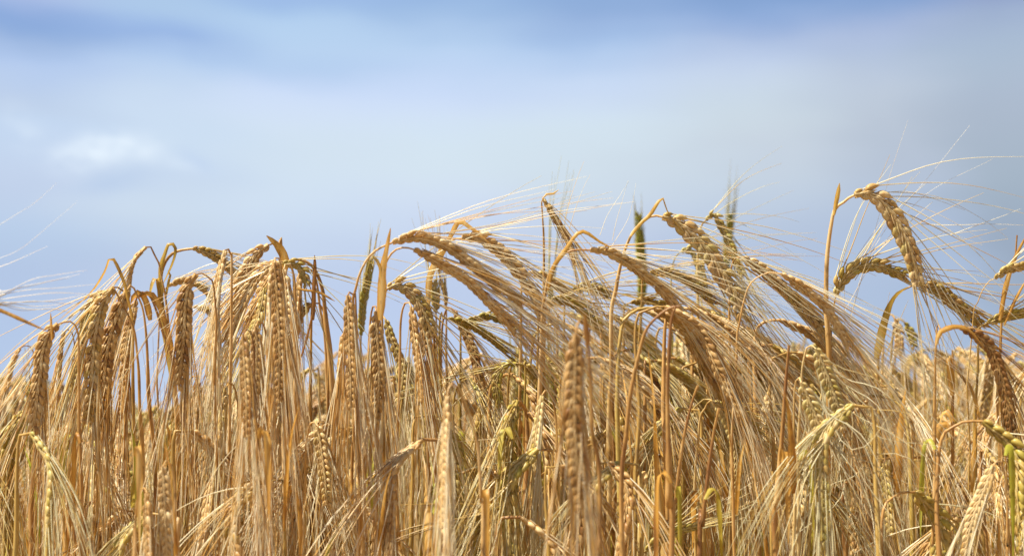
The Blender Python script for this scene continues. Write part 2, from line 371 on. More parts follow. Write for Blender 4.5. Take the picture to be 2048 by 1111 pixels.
def stalk(label, d, w, ear, stem, green=0., tint=.5, roll=0., spread=.16, alen=.105, grav=.3, curl=.10, bias=(0, 0),
          leaves=(), sw=8, dz=0.0, splay=1.0, extra_awns=(), sgreen=None, stint=None, k=None, group=None):
    if isinstance(stem, (int, float)):          # the stalk arches over and drops beside the ear
        x, y = ear[0]; tx, ty = ear[1][0] - x, ear[1][1] - y; q = math.hypot(tx, ty); tx /= q; ty /= q
        s = stem
        stem = [(x, y), (x - tx * 12 + s * 3, y - ty * 9), (x + s * 13, y - max(2, ty * 9)), (x + s * 21, y + 14), (x + s * 25, y + 60), (x + s * 26, y + 160), (x + s * 27, 1150)]
    if stem[-1][1] < 1130: stem = list(stem) + [(stem[-1][0] + rng.normal(0, 4), 1150)]
    S3 = px3(stem, d, 0.012)
    low = S3[-1]; gx, gy = low[0] + rng.normal(0, .02), low[1] + rng.normal(0, .02)
    base = np.array([gx, gy, 0.0])
    S3 = S3 + [low * .45 + base * .55 + np.array([rng.normal(0, .006), 0, 0]), base]
    root = empty('barley_stalk', base, label, 'barley stalk', group)
    P, Ln = spline(S3, step=.004); P = wobble(P, .0007)
    s = np.linspace(0, 1, len(P)) * Ln
    rr = sw * d / FPX / 2
    rad = rr * np.clip(.50 + s * 6, 0, 1.0) * (1 + .25 * np.clip(s - .2, 0, .4))
    nd = rng.uniform(.13, .3); sh = rng.uniform(.05, .25); lap = 1 / (1 + np.exp(-(s - sh) / .0012)); patch = np.interp(s, np.linspace(0, Ln, 45), rng.normal(0, .17, 45)); rad = rad * (.86 + .24 * lap) * (1 + .06 * np.interp(s, np.linspace(0, Ln, 60), rng.normal(0, 1, 60))) * (1 + .35 * np.exp(-((s - nd) / .003) ** 2))
    sg = green * .5 if sgreen is None else sgreen; st = tint if stint is None else stint
    mb = MB(); tube(mb, P, rad, 7, tint=st + patch + .12 * lap - .5 * np.exp(-((s - nd) / .004) ** 2), green=np.clip(sg + (s - .15) * .35 * (sg > 0), 0, .8), up=-F)
    link('stem', mb.mesh('stem', M_STEM, base), root)
    if ear:
        E3 = px3(ear, d, dz)
        W0 = .0118 * abs(math.cos(roll)) + .0072 * abs(math.sin(roll))
        kk = k or min(1.45, max(.7, w * d / FPX / W0))
        e, a = make_ear(E3, kk, roll, tint, green, spread, alen, grav, curl, -F, bias=bias[0] * R_ + bias[1] * U, splay=splay, extra=1.5 if ear[0][0] < 1620 and green < .4 else 1, ar=.00042 if ear[0][1] < 560 and ear[0][0] > 700 else .0005)
        for pts, wd in extra_awns:
            Q, l_ = spline(px3(pts, d), n=24)
            tube(a, Q, wd * d / FPX / 2 * (1 - .7 * np.linspace(0, 1, 24)), 3, tint=tint + .2, green=green * .5)
        eo = link('ear', e.mesh('ear', M_EAR, E3[0]), root, E3[0] - base)
        link('awns', a.mesh('awns', M_AWN, E3[0]), eo)
    leaves = list(leaves)
    if rng.random() < .7:                       # dry blade hanging or standing along the lower stem
        y0 = rng.uniform(840, 1010); x0 = np.interp(y0, [p[1] for p in stem[-3:]], [p[0] for p in stem[-3:]])
        sx = rng.choice([-1, 1]) * rng.uniform(3, 30); ln_ = rng.uniform(140, 320)
        if rng.random() < .5: pts_ = [(x0, y0 + ln_ * .5), (x0 + sx * .2, y0 + ln_ * .2), (x0 + sx * .6, y0 - ln_ * .1), (x0 + sx * 1.2, y0 - ln_ * .3)]
        else: pts_ = [(x0, y0), (x0 + sx * .5, y0 - 22), (x0 + sx, y0 - 5), (x0 + sx * 1.2, y0 + ln_ * .4), (x0 + sx * 1.3, y0 + ln_ * .9)]
        leaves.append((pts_, rng.uniform(7, 15), dict(tint=rng.uniform(.2, .7), green=.0 if rng.random() < .7 else rng.uniform(.4, .9), twist=rng.uniform(-2, 2), taper=.6, dz=rng.normal(0, .02))))
    for lf in leaves:
        pts, lw = lf[0], lf[1]; o = dict(lf[2]) if len(lf) > 2 else {}
        Q, l_ = spline(px3(pts, d - .003, o.pop('dz', 0)), step=.004)
        lm = MB(); o.setdefault('tint', tint + .05); o.setdefault('green', green)
        ribbon(lm, Q, 1.2 * lw * d / FPX, o.pop('n', (-.3, -1, .2)), **o)
        link('leaf', lm.mesh('leaf', M_LEAF, base), root)
    return root

DN = 1150
stalk('tan ear hanging straight down in front of a greener one, second cluster from left edge', .90, 34, [(227,575),(205,607),(192,660),(185,720),(182,780),(177,835)], [(227,575),(232,584),(245,609),(265,650),(273,700),(280,800),(285,DN)], green=.10, tint=.5, grav=.6,
      leaves=[([(265,641),(256,600),(246,560),(223,515),(209,545),(180,587),(112,645)], 6, dict(taper=.6, tint=.3))])
stalk('ear with greenish top half hidden behind the tan hanging ear near the left edge', .93, 28, [(214,582),(190,596),(172,640),(162,690),(150,750),(145,785)], [(214,582),(225,573),(240,578),(252,600),(262,700),(268,DN)], green=.3, tint=.5, roll=.5, grav=.5,
      )
stalk('narrow ear leaning down left from a thin hooked stem, highest of the left cluster', 1.0, 20, [(292,494),(274,512),(262,540),(255,575),(246,610),(238,650)], [(292,494),(300,492),(308,510),(317,530),(321,560),(335,638),(345,720),(352,800),(358,DN)], tint=.6, roll=1.2, grav=.6, sw=7)
stalk('broad tan ear hanging below the highest hooked one of the left cluster', .92, 36, [(254,580),(238,620),(222,665),(212,720),(205,790),(201,850)], [(254,580),(262,570),(272,585),(290,640),(300,800),(303,DN)], tint=.45, grav=.6)
stalk('brown ear hanging under folded brown leaves of the left cluster', .97, 28, [(272,600),(262,640),(252,700),(248,760),(244,825)], [(272,600),(276,588),(290,584),(305,600),(325,660),(345,760),(350,DN)], tint=.36, roll=.4, grav=.6, sw=9,
      leaves=[([(300,640),(290,600),(278,585),(268,592),(262,606)], 12, dict(tint=.15)), ([(345,700),(325,630),(305,590),(288,588),(272,596)], 10, dict(tint=.3))])
stalk('thick golden stalk with curled upright leaves and ear held level toward the right', 1.02, 24, [(386,497),(410,503),(432,515),(452,532),(470,548)], [(386,497),(365,500),(345,508),(330,528),(323,560),(328,620),(342,694),(353,764),(360,DN)], green=.25, tint=.45, roll=.4, sw=11, grav=.5, spread=.05,
      leaves=[([(324,600),(320,540),(330,505),(337,487),(349,489),(352,503),(346,525),(336,548),(325,570)], 8, dict(taper=.5, tint=.35)),
              ([(326,640),(316,570),(313,552),(304,572),(300,592)], 9, dict(tint=.35)), ([(330,600),(336,566),(341,545),(336,540)], 5, dict(tint=.2)),
              ([(352,800),(335,700),(322,620),(316,560)], 13, dict(tint=.4, taper=.4))])
stalk('short pale ear held level just under the top one, between two tan hanging ears', 1.05, 18, [(337,571),(362,563),(392,570),(412,585),(424,605)], [(337,571),(330,578),(322,600),(318,680),(316,DN)], tint=.65, green=.1, roll=1.0, sw=5, alen=.05, grav=.8)
stalk('tiny pale ear showing its tip below the level ears at upper left', 1.15, 16, [(388,613),(400,615),(415,622),(424,640)], [(388,613),(380,618),(372,640),(366,720),(362,DN)], tint=.65, green=.2, roll=.8)
stalk('tan ear drooping left with white awns sweeping down left near the left edge', .88, 34, [(116,648),(99,665),(86,700),(80,750),(73,800),(68,850)], [(116,648),(126,644),(144,643),(155,662),(158,720),(160,DN)], tint=.48, grav=.5, bias=(-.25,0), spread=.25,
      leaves=[([(104,680),(102,650),(101,625)], 5, dict(tint=.3))])
stalk('thin ear hanging from short hook right of the drooping ear near left edge', .95, 16, [(128,662),(121,700),(117,745)], [(128,662),(135,658),(146,668),(152,705),(154,760),(155,DN)], tint=.4, roll=1.3, grav=.6, sw=5)
stalk('slender ear curving out of the picture at the far left edge', 1.05, 18, [(40,696),(28,716),(18,750),(8,780),(-5,818)], [(40,696),(52,690),(65,698),(70,730),(76,800),(80,DN)], tint=.5, roll=1.0, sw=5, bias=(-.2, 0))
stalk('grey green ear upright behind the drooping ear near left edge', 1.1, 18, [(60,905),(62,850),(64,800),(66,765)], [(60,905),(60,960),(61,DN)], green=.55, tint=.5, roll=.6, grav=0, alen=.035)
stalk('stalk outside the left edge whose silver awns reach level into the sky', .80, 26, [(-200,665),(-160,640),(-120,622),(-85,612),(-50,606)], [(-200,665),(-175,690),(-190,760),(-200,DN)], tint=.6, spread=.1, grav=.0, alen=.02, bias=(.3,.1),
      extra_awns=[([(-10,598),(60,560),(110,550),(175,540)],1.5),([(-10,592),(50,580),(120,575),(190,568)],1.6),([(-8,600),(60,590),(120,585),(200,590)],1.7),([(-8,604),(40,604),(110,600),(190,585)],2),([(-8,606),(60,618),(110,617),(160,632)],2),
                  ([(-8,605),(40,620),(90,618),(150,622)],1.6),([(-10,610),(30,608),(80,612),(150,604)],1.8),([(-10,600),(40,574),(80,566),(160,548)],1.5),([(-10,520),(40,498),(90,458),(155,402)],.8),([(-10,455),(30,430),(70,405),(115,364)],.8),
                  ([(-10,536),(20,526),(60,508),(95,492)],1.3),([(-10,585),(60,572),(100,562),(140,556)],1.5),([(-10,612),(60,602),(130,606),(185,612)],1.4)],
      leaves=[([(-60,600),(0,620),(50,642),(90,660)], 6, dict(tint=.2, taper=.3))])
stalk('big tan ear hanging from a hook in front of the level ears, upper left', .88, 34, [(393,548),(378,572),(371,600),(368,656),(364,710),(357,768)], [(393,548),(402,545),(418,556),(427,578),(431,700),(432,DN)], tint=.42, grav=.55, sw=7)
stalk('pale ear standing at the front with its base uppermost beside the level ears', .90, 24, [(451,500),(443,530),(436,566),(431,620),(428,690)], [(451,500),(456,497),(462,512),(463,560),(460,DN)], tint=.68, roll=.9, grav=.5)
stalk('tan ear leaning down left under a folded translucent leaf', .97, 32, [(537,490),(512,508),(492,545),(478,582),(465,625),(455,672)], [(537,490),(546,487),(557,498),(565,530),(566,DN)], tint=.6, grav=.4, bias=(-.12, 0),
      leaves=[([(568,545),(569,520),(563,503),(551,487),(533,471)], 16, dict(tint=.4, fold=.1, taper=.5))])
stalk('drooping ear fanning down left from the crossing of stems left of centre', .96, 32, [(562,524),(535,533),(512,555),(492,590),(475,630),(461,680)], [(562,524),(572,522),(584,540),(588,620),(590,DN)], tint=.55, roll=.3, grav=.4, bias=(-.1, 0))
stalk('large tan ear hanging vertically in the middle of the left group', .84, 30, [(550,525),(553,570),(556,620),(559,680),(560,735),(558,795)], [(550,525),(549,517),(556,514),(562,540),(566,640),(568,DN)], tint=.38, roll=.3, grav=.5)
stalk('pale edge of an ear hanging just left of the vertical tan one', .86, 20, [(543,535),(540,580),(537,640),(536,700)], 1, tint=.72, roll=1.4, grav=.5)
stalk('small yellow ear slanting down left inside the left group', .95, 24, [(530,575),(522,620),(507,655),(490,692)], [(530,575),(535,568),(542,590),(545,700),(545,DN)], green=.35, tint=.6, roll=.6, grav=.5)
stalk('pale small ear right of the vertical tan one', .93, 20, [(568,538),(573,580),(576,640)], 1, tint=.65, roll=.6, grav=.5)
stalk('yellow green ear curling down right at the crossing of stems left of centre', .95, 22, [(566,526),(590,528),(606,543),(612,566)], [(566,526),(556,530),(550,560),(548,640),(546,DN)], green=.5, tint=.5, roll=.5, grav=.4)
stalk('tall arched stalk bending over right of the left group beside a dark broken leaf', .98, 30, [(560,530),(535,560),(515,600),(500,640),(488,690)], [(560,530),(580,521),(602,519),(627,534),(645,577),(652,638),(663,764),(668,DN)], tint=.5, roll=.5, grav=.5, sw=11, spread=.2)
stalk('second arched golden stem right of the left group', 1.0, 22, [(600,545),(596,590),(590,640),(586,690)], [(600,545),(606,534),(618,536),(632,560),(640,620),(650,720),(655,DN)], tint=.5, roll=.9, sw=8, grav=.5)
stalk('bare stalk with dark brown leaf stub standing upright left of centre', .95, 0, None, [(627,560),(625,610),(624,660),(624,800),(622,DN)], tint=.35, sgreen=.1, sw=8,
      leaves=[([(626,640),(627,580),(629,540),(629,510)], 8, dict(tint=-.3, green=.0)), ([(585,575),(612,580),(638,584),(670,602)], 4, dict(tint=.5)), ([(600,720),(612,680),(622,640),(632,600)],4, dict(tint=-.2))])
stalk('tan ear arching down left beside the dark leaf stub', 1.0, 28, [(628,606),(605,622),(592,655),(583,690),(578,725)], [(628,606),(640,608),(650,636),(656,700),(660,DN)], tint=.5, roll=.3, grav=.5, green=.1)
stalk('small ear in the gap below the arched stems, drooping left', 1.15, 22, [(618,738),(602,750),(588,772),(580,800)], [(618,738),(628,742),(640,770),(645,DN)], green=.4, tint=.5, roll=.5)
stalk('blurred ear drooping right in the gap below the arched stems', 1.3, 20, [(628,745),(640,765),(648,800),(650,840)], -1, green=.2, tint=.5, roll=.6)
stalk('narrow tan ear hanging straight between the arched stem and the centre', .85, 26, [(696,590),(698,640),(700,700),(702,750),(703,812)], [(696,590),(698,584),(706,588),(713,640),(716,DN)], tint=.45, roll=.5, grav=.5)
stalk('thin tan ear hanging just left of the narrow hanging one', .9, 16, [(684,672),(680,720),(676,785)], 1, tint=.5, roll=1.3, grav=.5)
stalk('greyish ear hanging low in the middle of the left group', .80, 30, [(487,668),(490,730),(494,800),(495,865)], 1, tint=.42, roll=.5, grav=.4)
stalk('tan ear hanging low beside the greyish one', .85, 28, [(512,652),(513,700),(511,765),(508,830)], 1, tint=.45, roll=.1, grav=.4)
stalk('short dark tan ear hanging below the big hooked ear', .95, 20, [(397,762),(392,800),(388,855)], -1, tint=.3, roll=.8, grav=.4)
stalk('yellow tinged ear hanging below the pale front ear', .9, 18, [(452,775),(445,830),(436,885)], 1, tint=.6, green=.25, roll=1.0, grav=.4)
stalk('slim green ear pointing up left of the tall arch at centre', 1.08, 17, [(722,670),(725,620),(733,570),(741,520)], [(722,670),(720,740),(720,DN)], green=.65, tint=.6, roll=.9, grav=-.1, alen=.03, spread=.08)
stalk('long golden ear on the tallest arch left of centre, base at the top', .86, 36, [(785,485),(823,475),(862,480),(902,497),(938,524),(974,553),(1010,580),(1040,606)], [(785,485),(770,490),(750,500),(733,517),(718,545),(710,575),(706,600),(716,680),(722,DN)], tint=0.65, roll=.85, grav=.05, spread=.12, sw=9, alen=.12, bias=(.05,-.1))
stalk('long golden ear arching right beneath the tallest arch', .86, 34, [(828,499),(852,510),(902,539),(938,564),(974,600),(1010,636),(1030,665)], [(828,499),(808,495),(787,503),(771,528),(759,570),(756,640),(755,DN)], tint=0.55, roll=.9, grav=.15, spread=.12, alen=.12, sw=8,
      leaves=[([(760,640),(763,585),(765,539),(774,492),(781,456)], 15, dict(tint=.45, fold=.2, taper=.6)), ([(764,560),(760,535),(752,518),(744,510)], 6, dict(green=.2))])
stalk('golden ear arching right behind a tall folded leaf, near centre', .95, 40, [(924,476),(956,474),(992,496),(1021,524),(1046,557),(1065,590),(1084,626)], [(924,476),(908,478),(893,488),(876,510),(864,545),(857,590),(856,DN)], tint=0.61, roll=.5, grav=.15, spread=.13, sw=8,
      leaves=[([(857,610),(857,565),(868,530),(885,500),(903,468),(918,442),(940,454),(970,476),(1010,512)], 12, dict(tint=.55, taper=.62, fold=.2))])
stalk('plump green tan ear nodding right with brilliant white awns, left of centre', .92, 32, [(776,577),(792,570),(816,580),(837,604),(852,636),(864,672)], [(776,577),(768,588),(764,620),(766,700),(768,DN)], green=.18, tint=.6, grav=.25, spread=.22, bias=(.15,-.1), alen=.12)
stalk('tan ear hanging straight below the nodding green tan ear', .90, 22, [(823,614),(830,672),(838,730),(845,795)], -1, tint=.5, roll=.8, grav=.3, spread=.2)
stalk('dark tan ear hanging behind the white awns left of centre', .96, 20, [(843,615),(848,660),(850,705)], 1, tint=.25, roll=.5)
stalk('large pinkish tan ear hanging vertically below the tall upright leaf', .87, 31, [(752,622),(754,672),(757,726),(757,780),(752,835)], [(752,622),(751,612),(745,612),(738,650),(732,760),(730,DN)], tint=.55, roll=.1, grav=.35)
stalk('green tinted ear curving down among white awns left of centre', 1.0, 24, [(772,640),(784,680),(800,720),(806,760),(798,795)], -1, green=.35, tint=.6, roll=.4)
stalk('stubby yellow ear pointing up behind the folded leaf', 1.1, 15, [(872,625),(871,595),(869,565)], [(872,625),(873,700),(874,DN)], green=.4, tint=.6, roll=.3, grav=0, alen=.06)
stalk('small round ear tip beside the stubby yellow one', 1.1, 11, [(892,610),(890,590),(888,574)], [(892,610),(894,680),(896,DN)], green=.15, tint=.5, roll=1.2, grav=0, alen=.06)
stalk('dull green ear slanting down right below the long golden ears', 1.02, 24, [(898,636),(940,650),(975,672),(1012,702)], [(898,636),(888,640),(880,670),(878,DN)], green=.55, tint=.35, roll=.8, grav=.2)
stalk('dull green ear lying nearly level under the golden ears', 1.08, 20, [(936,640),(970,633),(1005,640),(1030,652)], [(936,640),(926,648),(920,690),(918,DN)], green=.6, tint=.4, roll=.5)
stalk('bright green ear bent over in a tight hook below the centre', .97, 26, [(1032,727),(1012,728),(998,745),(993,775),(1000,805)], [(1032,727),(1046,732),(1052,760),(1050,DN)], green=.65, tint=.5, roll=.1, grav=.4)
stalk('brownish green ear drooping right beside the tight green hook', .99, 22, [(1040,728),(1060,738),(1072,758),(1078,790)], -1, green=.4, tint=.3, roll=.4)
stalk('blurred tan ear slanting down behind the white awns at centre', 1.05, 26, [(908,622),(938,680),(958,750),(965,815)], -1, tint=.35, roll=.4, alen=.1)
stalk('slender upright stalk folded at the very top with a thin ear falling right', .98, 18, [(1087,398),(1100,420),(1120,452),(1137,487),(1150,525)], [(1087,398),(1083,404),(1085,450),(1086,540),(1086,DN)], tint=.45, roll=1.2, sw=7, grav=.3, spread=.3, green=.1,
      leaves=[([(1084,398),(1092,388),(1106,387),(1118,379)], 4, dict(tint=.35))],
      extra_awns=[([(1130,440),(1140,400),(1155,355),(1168,322)],1.5),([(1138,460),(1150,420),(1165,380),(1180,350)],1.4)])
stalk('short bright green ear pointing up beside the upright folded stalk', 1.2, 20, [(1100,600),(1102,570),(1104,545)], [(1100,600),(1099,650),(1098,DN)], green=.9, tint=.7, roll=.6, grav=-.1, alen=.09, spread=.1)
stalk('arched stalk with a sharply broken brown leaf and long golden ear, right of centre', .90, 34, [(1180,500),(1209,502),(1245,518),(1281,544),(1317,572),(1346,605),(1378,648)], [(1180,500),(1157,500),(1137,504),(1118,518),(1100,545),(1090,590),(1084,680),(1082,DN)], tint=0.63, roll=.9, grav=.15, spread=.12, sw=9, alen=.13, bias=(0,-.05), green=.05,
      leaves=[([(1096,580),(1106,535),(1130,500),(1162,462),(1202,484),(1245,508)], 8, dict(tint=.35, taper=.6))])
stalk('tall brown stalk with kinked leaf carrying a plump grained ear, right of centre', .93, 41, [(1325,434),(1351,443),(1383,468),(1412,497),(1432,528),(1454,560),(1472,592),(1486,630)], [(1325,434),(1312,431),(1299,434),(1280,448),(1262,472),(1246,515),(1234,576),(1222,680),(1215,DN)], tint=0.68, green=.14, grav=.3, spread=.22, sw=10, alen=.125,
      leaves=[([(1262,472),(1280,447),(1299,430),(1324,395),(1335,420),(1352,445),(1375,470)], 7, dict(tint=.35, taper=.6))],
      extra_awns=[([(1225,480),(1232,445),(1245,400),(1256,360)],1.3),([(1200,470),(1215,430),(1240,390),(1258,362)],1.3),([(1225,490),(1255,440),(1266,400),(1272,366)],1.3)])
stalk('bright yellow ear curling over behind the plump grained ear', 1.08, 20, [(1412,440),(1427,430),(1444,454),(1459,486),(1470,515),(1484,548)], [(1412,440),(1404,450),(1399,480),(1398,600),(1397,DN)], green=.45, tint=.75, roll=.8, grav=.5, spread=.15, alen=.075)
stalk('yellow green ear nodding over a thin green neck right of centre', 1.12, 24, [(1363,503),(1380,499),(1395,520),(1402,550),(1407,576)], [(1363,503),(1352,512),(1345,535),(1342,600),(1340,DN)], green=.45, tint=.8, roll=.1, sgreen=.6, sw=5)
stalk('dark green ear standing upright against the sky, larger of the two', 1.45, 24, [(1282,620),(1284,560),(1281,500),(1277,432)], [(1282,620),(1280,800),(1280,DN)], green=1.0, tint=.1, roll=.2, grav=-.1, alen=.02, spread=.06, sgreen=.9)
stalk('dark green ear tip standing against the sky with long fine awns, smaller of the two', 1.6, 18, [(1450,560),(1454,510),(1458,465),(1461,430)], [(1450,560),(1450,700),(1448,DN)], green=1.0, tint=.1, roll=.2, grav=-.2, alen=.055, spread=.05, sgreen=.9)
stalk('golden ear slanting down right behind the fine awns, upper right', .95, 35, [(1484,515),(1516,533),(1549,562),(1581,590),(1610,620),(1639,650),(1658,680)], [(1484,515),(1472,516),(1462,540),(1458,640),(1456,DN)], tint=0.55, green=.12, roll=.6, grav=.2, spread=.14)
stalk('twisted pale ear sweeping right from a small arch, upper right', .88, 28, [(1563,547),(1596,567),(1624,590),(1650,614),(1675,650),(1695,688)], [(1563,547),(1550,545),(1534,545),(1509,558),(1495,580),(1482,640),(1475,720),(1470,DN)], tint=0.65, roll=1.0, grav=.2, spread=.15, sw=6, alen=.13)
stalk('short olive ear lying level right of centre', 1.03, 24, [(1146,580),(1180,573),(1218,587)], [(1146,580),(1136,588),(1130,630),(1128,DN)], green=.4, tint=.3, roll=.2)
stalk('tan ear slanting down right under the golden ear near centre', 1.0, 24, [(1062,543),(1098,560),(1130,583),(1155,605)], [(1062,543),(1052,548),(1044,590),(1040,DN)], tint=.6, green=.15, roll=.6)
stalk('green ear slanting right below the short olive one', .98, 26, [(1090,608),(1126,601),(1160,615),(1192,642)], [(1090,608),(1080,614),(1074,660),(1072,DN)], green=.45, tint=.5, roll=.5)
stalk('green tinted golden ear leaning right among tangled stems', 1.02, 26, [(1300,545),(1335,545),(1370,558),(1400,580),(1428,605)], [(1300,545),(1290,552),(1284,600),(1282,DN)], green=.3, tint=.45, roll=.4, spread=.2)
stalk('olive ear slanting right through tangled stems right of centre', 1.05, 26, [(1262,605),(1300,602),(1340,615),(1372,640)], [(1262,605),(1252,612),(1246,660),(1244,DN)], green=.35, tint=.45, roll=.6)
stalk('largest ear, greyish brown, hanging vertically at the front below the centre', .70, 44, [(1152,668),(1150,720),(1148,790),(1149,860),(1154,930),(1160,1005)], [(1152,668),(1154,650),(1162,640),(1172,660),(1180,720),(1186,850),(1190,DN)], tint=.38, roll=.15, grav=.4, spread=.13, sw=10,
      leaves=[([(1176,690),(1172,655),(1170,625)], 12, dict(tint=.1, taper=.4))])
stalk('pale ear standing upright with glossy white awns left of the largest ear', .88, 20, [(1084,790),(1078,840),(1072,900),(1074,960),(1076,1010)], 1, tint=.8, green=.15, roll=1.0, grav=.3, spread=.12)
stalk('grey green ear drooping in an arch low at right of centre', .92, 28, [(1430,806),(1452,835),(1466,873),(1473,913),(1473,960),(1468,1012)], [(1430,806),(1422,800),(1410,815),(1395,870),(1390,DN)], green=.28, tint=.68, roll=.2, grav=.4)
stalk('green ear slanting right above the grey green drooping one', .95, 24, [(1428,803),(1462,812),(1495,838),(1516,862)], [(1428,803),(1418,798),(1405,800),(1380,830),(1370,900),(1368,DN)], green=.5, tint=.5, roll=.9)
stalk('bare brown stem arching over at right of centre, leftmost of three', .80, 0, None, [(1360,612),(1335,618),(1299,648),(1280,684),(1264,760),(1255,850),(1246,DN)], tint=.35, sw=11)
stalk('thick bare brown stem standing straight, middle of three right of centre', .78, 0, None, [(1352,612),(1343,640),(1339,711),(1337,820),(1342,1000),(1345,DN)], tint=.3, sw=13)
stalk('bare brown stem leaning left at top, crossing the straight thick one', .84, 0, None, [(1396,770),(1385,800),(1366,880),(1352,1000),(1346,DN)], tint=.4, sw=10)
stalk('brown bare stem with pointed top standing below the drooping ears right of centre', .84, 0, None, [(1438,815),(1428,860),(1416,940),(1404,1050),(1400,DN)], tint=.3, sw=12)
stalk('brown stem with folded sheath at lower right of centre', .86, 0, None, [(1578,690),(1572,760),(1562,900),(1556,1000),(1552,DN)], tint=.35, sw=12)
stalk('green ear pointing up right at the bottom of the picture', .90, 24, [(1292,1100),(1320,1078),(1358,1060),(1396,1050)], [(1292,1100),(1280,1115),(1275,DN)], green=.5, tint=.65, roll=.3, grav=0, alen=.05)
stalk('pale green ear with curly awns, upper of a pair at right', .86, 28, [(1632,697),(1650,740),(1668,790),(1688,850)], [(1632,697),(1622,690),(1610,705),(1600,800),(1598,DN)], green=.3, tint=.78, roll=.2, curl=.7, splay=1.6, spread=.4, alen=.08)
stalk('pale green ear with curly awns, lower of a pair at right', .84, 28, [(1603,765),(1618,800),(1634,840),(1648,885)], [(1603,765),(1598,755),(1590,770),(1586,850),(1585,DN)], green=.28, tint=.78, roll=.3, curl=.6, splay=1.6, spread=.4, alen=.09)
stalk('tallest stalk of all, forked top stub and large plump ear curving against the sky', .90, 42, [(1709,390),(1738,387),(1767,408),(1792,441),(1810,477),(1824,513),(1833,557)], [(1709,390),(1700,394),(1688,404),(1671,417),(1664,445),(1657,500),(1656,560),(1659,690),(1658,800),(1655,DN)], tint=0.63, green=.12, grav=.4, spread=.13, sw=13, splay=.85, alen=.105, curl=.12,
      leaves=[([(1668,430),(1672,405),(1676,385),(1679,366)], 6, dict(tint=.35, taper=.2))],
      extra_awns=[([(1740,385),(1800,385),(1880,395),(1960,435),(2015,475)],2),([(1770,400),(1830,410),(1900,440),(1965,480)],1.8),([(1745,388),(1810,383),(1860,395),(1930,420)],2),([(1755,400),(1820,430),(1900,465),(1965,490)],1.8),
                  ([(1690,700),(1720,560),(1770,460),(1860,350),(1940,250)],1.1),([(1700,640),(1745,480),(1780,350),(1816,240)],1.1),([(1690,620),(1760,500),(1850,390),(1985,318)],1.1),([(1840,448),(1900,450),(1980,448),(2046,450)],1.8),
                  ([(1900,470),(1960,448),(2010,430),(2042,417)],1.6),([(1830,560),(1870,640),(1920,700),(1950,740)],2),([(1815,520),(1850,600),(1890,680),(1930,740)],2)])
stalk('green ear arching level beneath the big plump ear at right', .95, 36, [(1672,590),(1684,560),(1702,541),(1727,531),(1756,531),(1785,540),(1808,550)], [(1672,590),(1669,605),(1664,640),(1662,700),(1668,DN)], green=.32, tint=.5, roll=.15, grav=.2, spread=.18, alen=.085,
      extra_awns=[([(1700,560),(1740,500),(1775,440),(1790,420)],1.5),([(1690,570),(1710,520),(1750,460),(1770,430)],1.5),([(1710,560),(1750,500),(1800,460)],1.5)])
stalk('grey green ear continuing down right behind the big plump ear', .97, 34, [(1835,568),(1870,577),(1905,602),(1936,625),(1962,650)], [(1835,568),(1815,575),(1790,590),(1776,620),(1762,675),(1754,715),(1750,DN)], green=.22, tint=.35, roll=.2, grav=.25, spread=.2, sw=7,
      leaves=[([(1752,720),(1762,672),(1776,620),(1792,590),(1815,574)], 14, dict(tint=.5, taper=.5, fold=.1, twist=.8))])
stalk('striped ear entering level from the right edge below the sky', .92, 24, [(1990,556),(2010,541),(2035,534),(2062,528),(2090,526)], [(1990,556),(1975,566),(1958,600),(1945,680),(1942,DN)], green=.3, tint=.55, roll=.7, sw=4)
stalk('orange stalk with upright leaf standing at the right edge', .95, 0, None, [(2034,470),(2030,520),(2018,560),(2006,620),(2000,760),(1998,DN)], tint=.4, sw=7,
      leaves=[([(2000,640),(2010,580),(2026,525),(2048,480),(2062,460)], 9, dict(tint=.5, taper=.6)), ([(2008,650),(2030,600),(2052,560)], 5, dict(tint=.5))])
stalk('green ear lying level at the right edge below the striped one', .95, 28, [(1975,645),(2010,632),(2045,626),(2085,628)], [(1975,645),(1962,655),(1955,700),(1952,DN)], green=.45, tint=.45, roll=.3, spread=.22)
stalk('dark purplish brown ear drooping down the right edge', .86, 32, [(1920,655),(1950,668),(1982,700),(2004,760),(2016,820),(2026,885)], [(1920,655),(1900,653),(1882,660),(1873,690),(1866,DN)], sw=6, stint=.5, tint=.12, roll=.3, grav=.3, spread=.15,
      leaves=[([(1872,690),(1880,664),(1910,652),(1940,660),(1965,690)], 9, dict(tint=.3, taper=.6))])
stalk('small pale ear hanging in the gap below the green arched ear at right', 1.15, 22, [(1790,637),(1798,665),(1797,705)], -1, tint=.65, roll=.3)
stalk('small dark green ear beside the pale one in the gap at right', 1.2, 20, [(1810,645),(1822,665),(1828,690)], -1, green=.6, tint=.3, roll=.3)
stalk('pale ear with straight white awns leaning in the bottom right corner', .82, 28, [(1986,930),(1967,980),(1945,1035),(1932,1095)], 1, tint=.72, green=.05, roll=.4, grav=.4, spread=.1)
stalk('yellow green narrow ear hanging low at the right', .9, 18, [(1768,925),(1775,985),(1780,1062)], 1, green=.3, tint=.65, roll=.9)
stalk('gold leafed stalk with curled leaf loop at the lower right', .95, 0, None, [(1905,700),(1908,780),(1905,900),(1903,DN)], tint=.4, sw=9,
      leaves=[([(1874,960),(1872,900),(1875,862),(1888,846),(1902,856),(1906,880)], 13, dict(tint=.6, taper=.3)), ([(1905,790),(1902,740),(1900,708),(1915,738),(1940,768),(1952,800),(1962,850)], 13, dict(tint=.4, taper=.4, twist=2.0)),
              ([(1750,918),(1800,914),(1850,914),(1888,911)], 4, dict(tint=.75))])
stalk('dark olive ear bent over at the bottom left of centre', .88, 28, [(998,1016),(975,1022),(962,1060),(955,1105)], 1, green=.35, tint=.15, roll=.3)
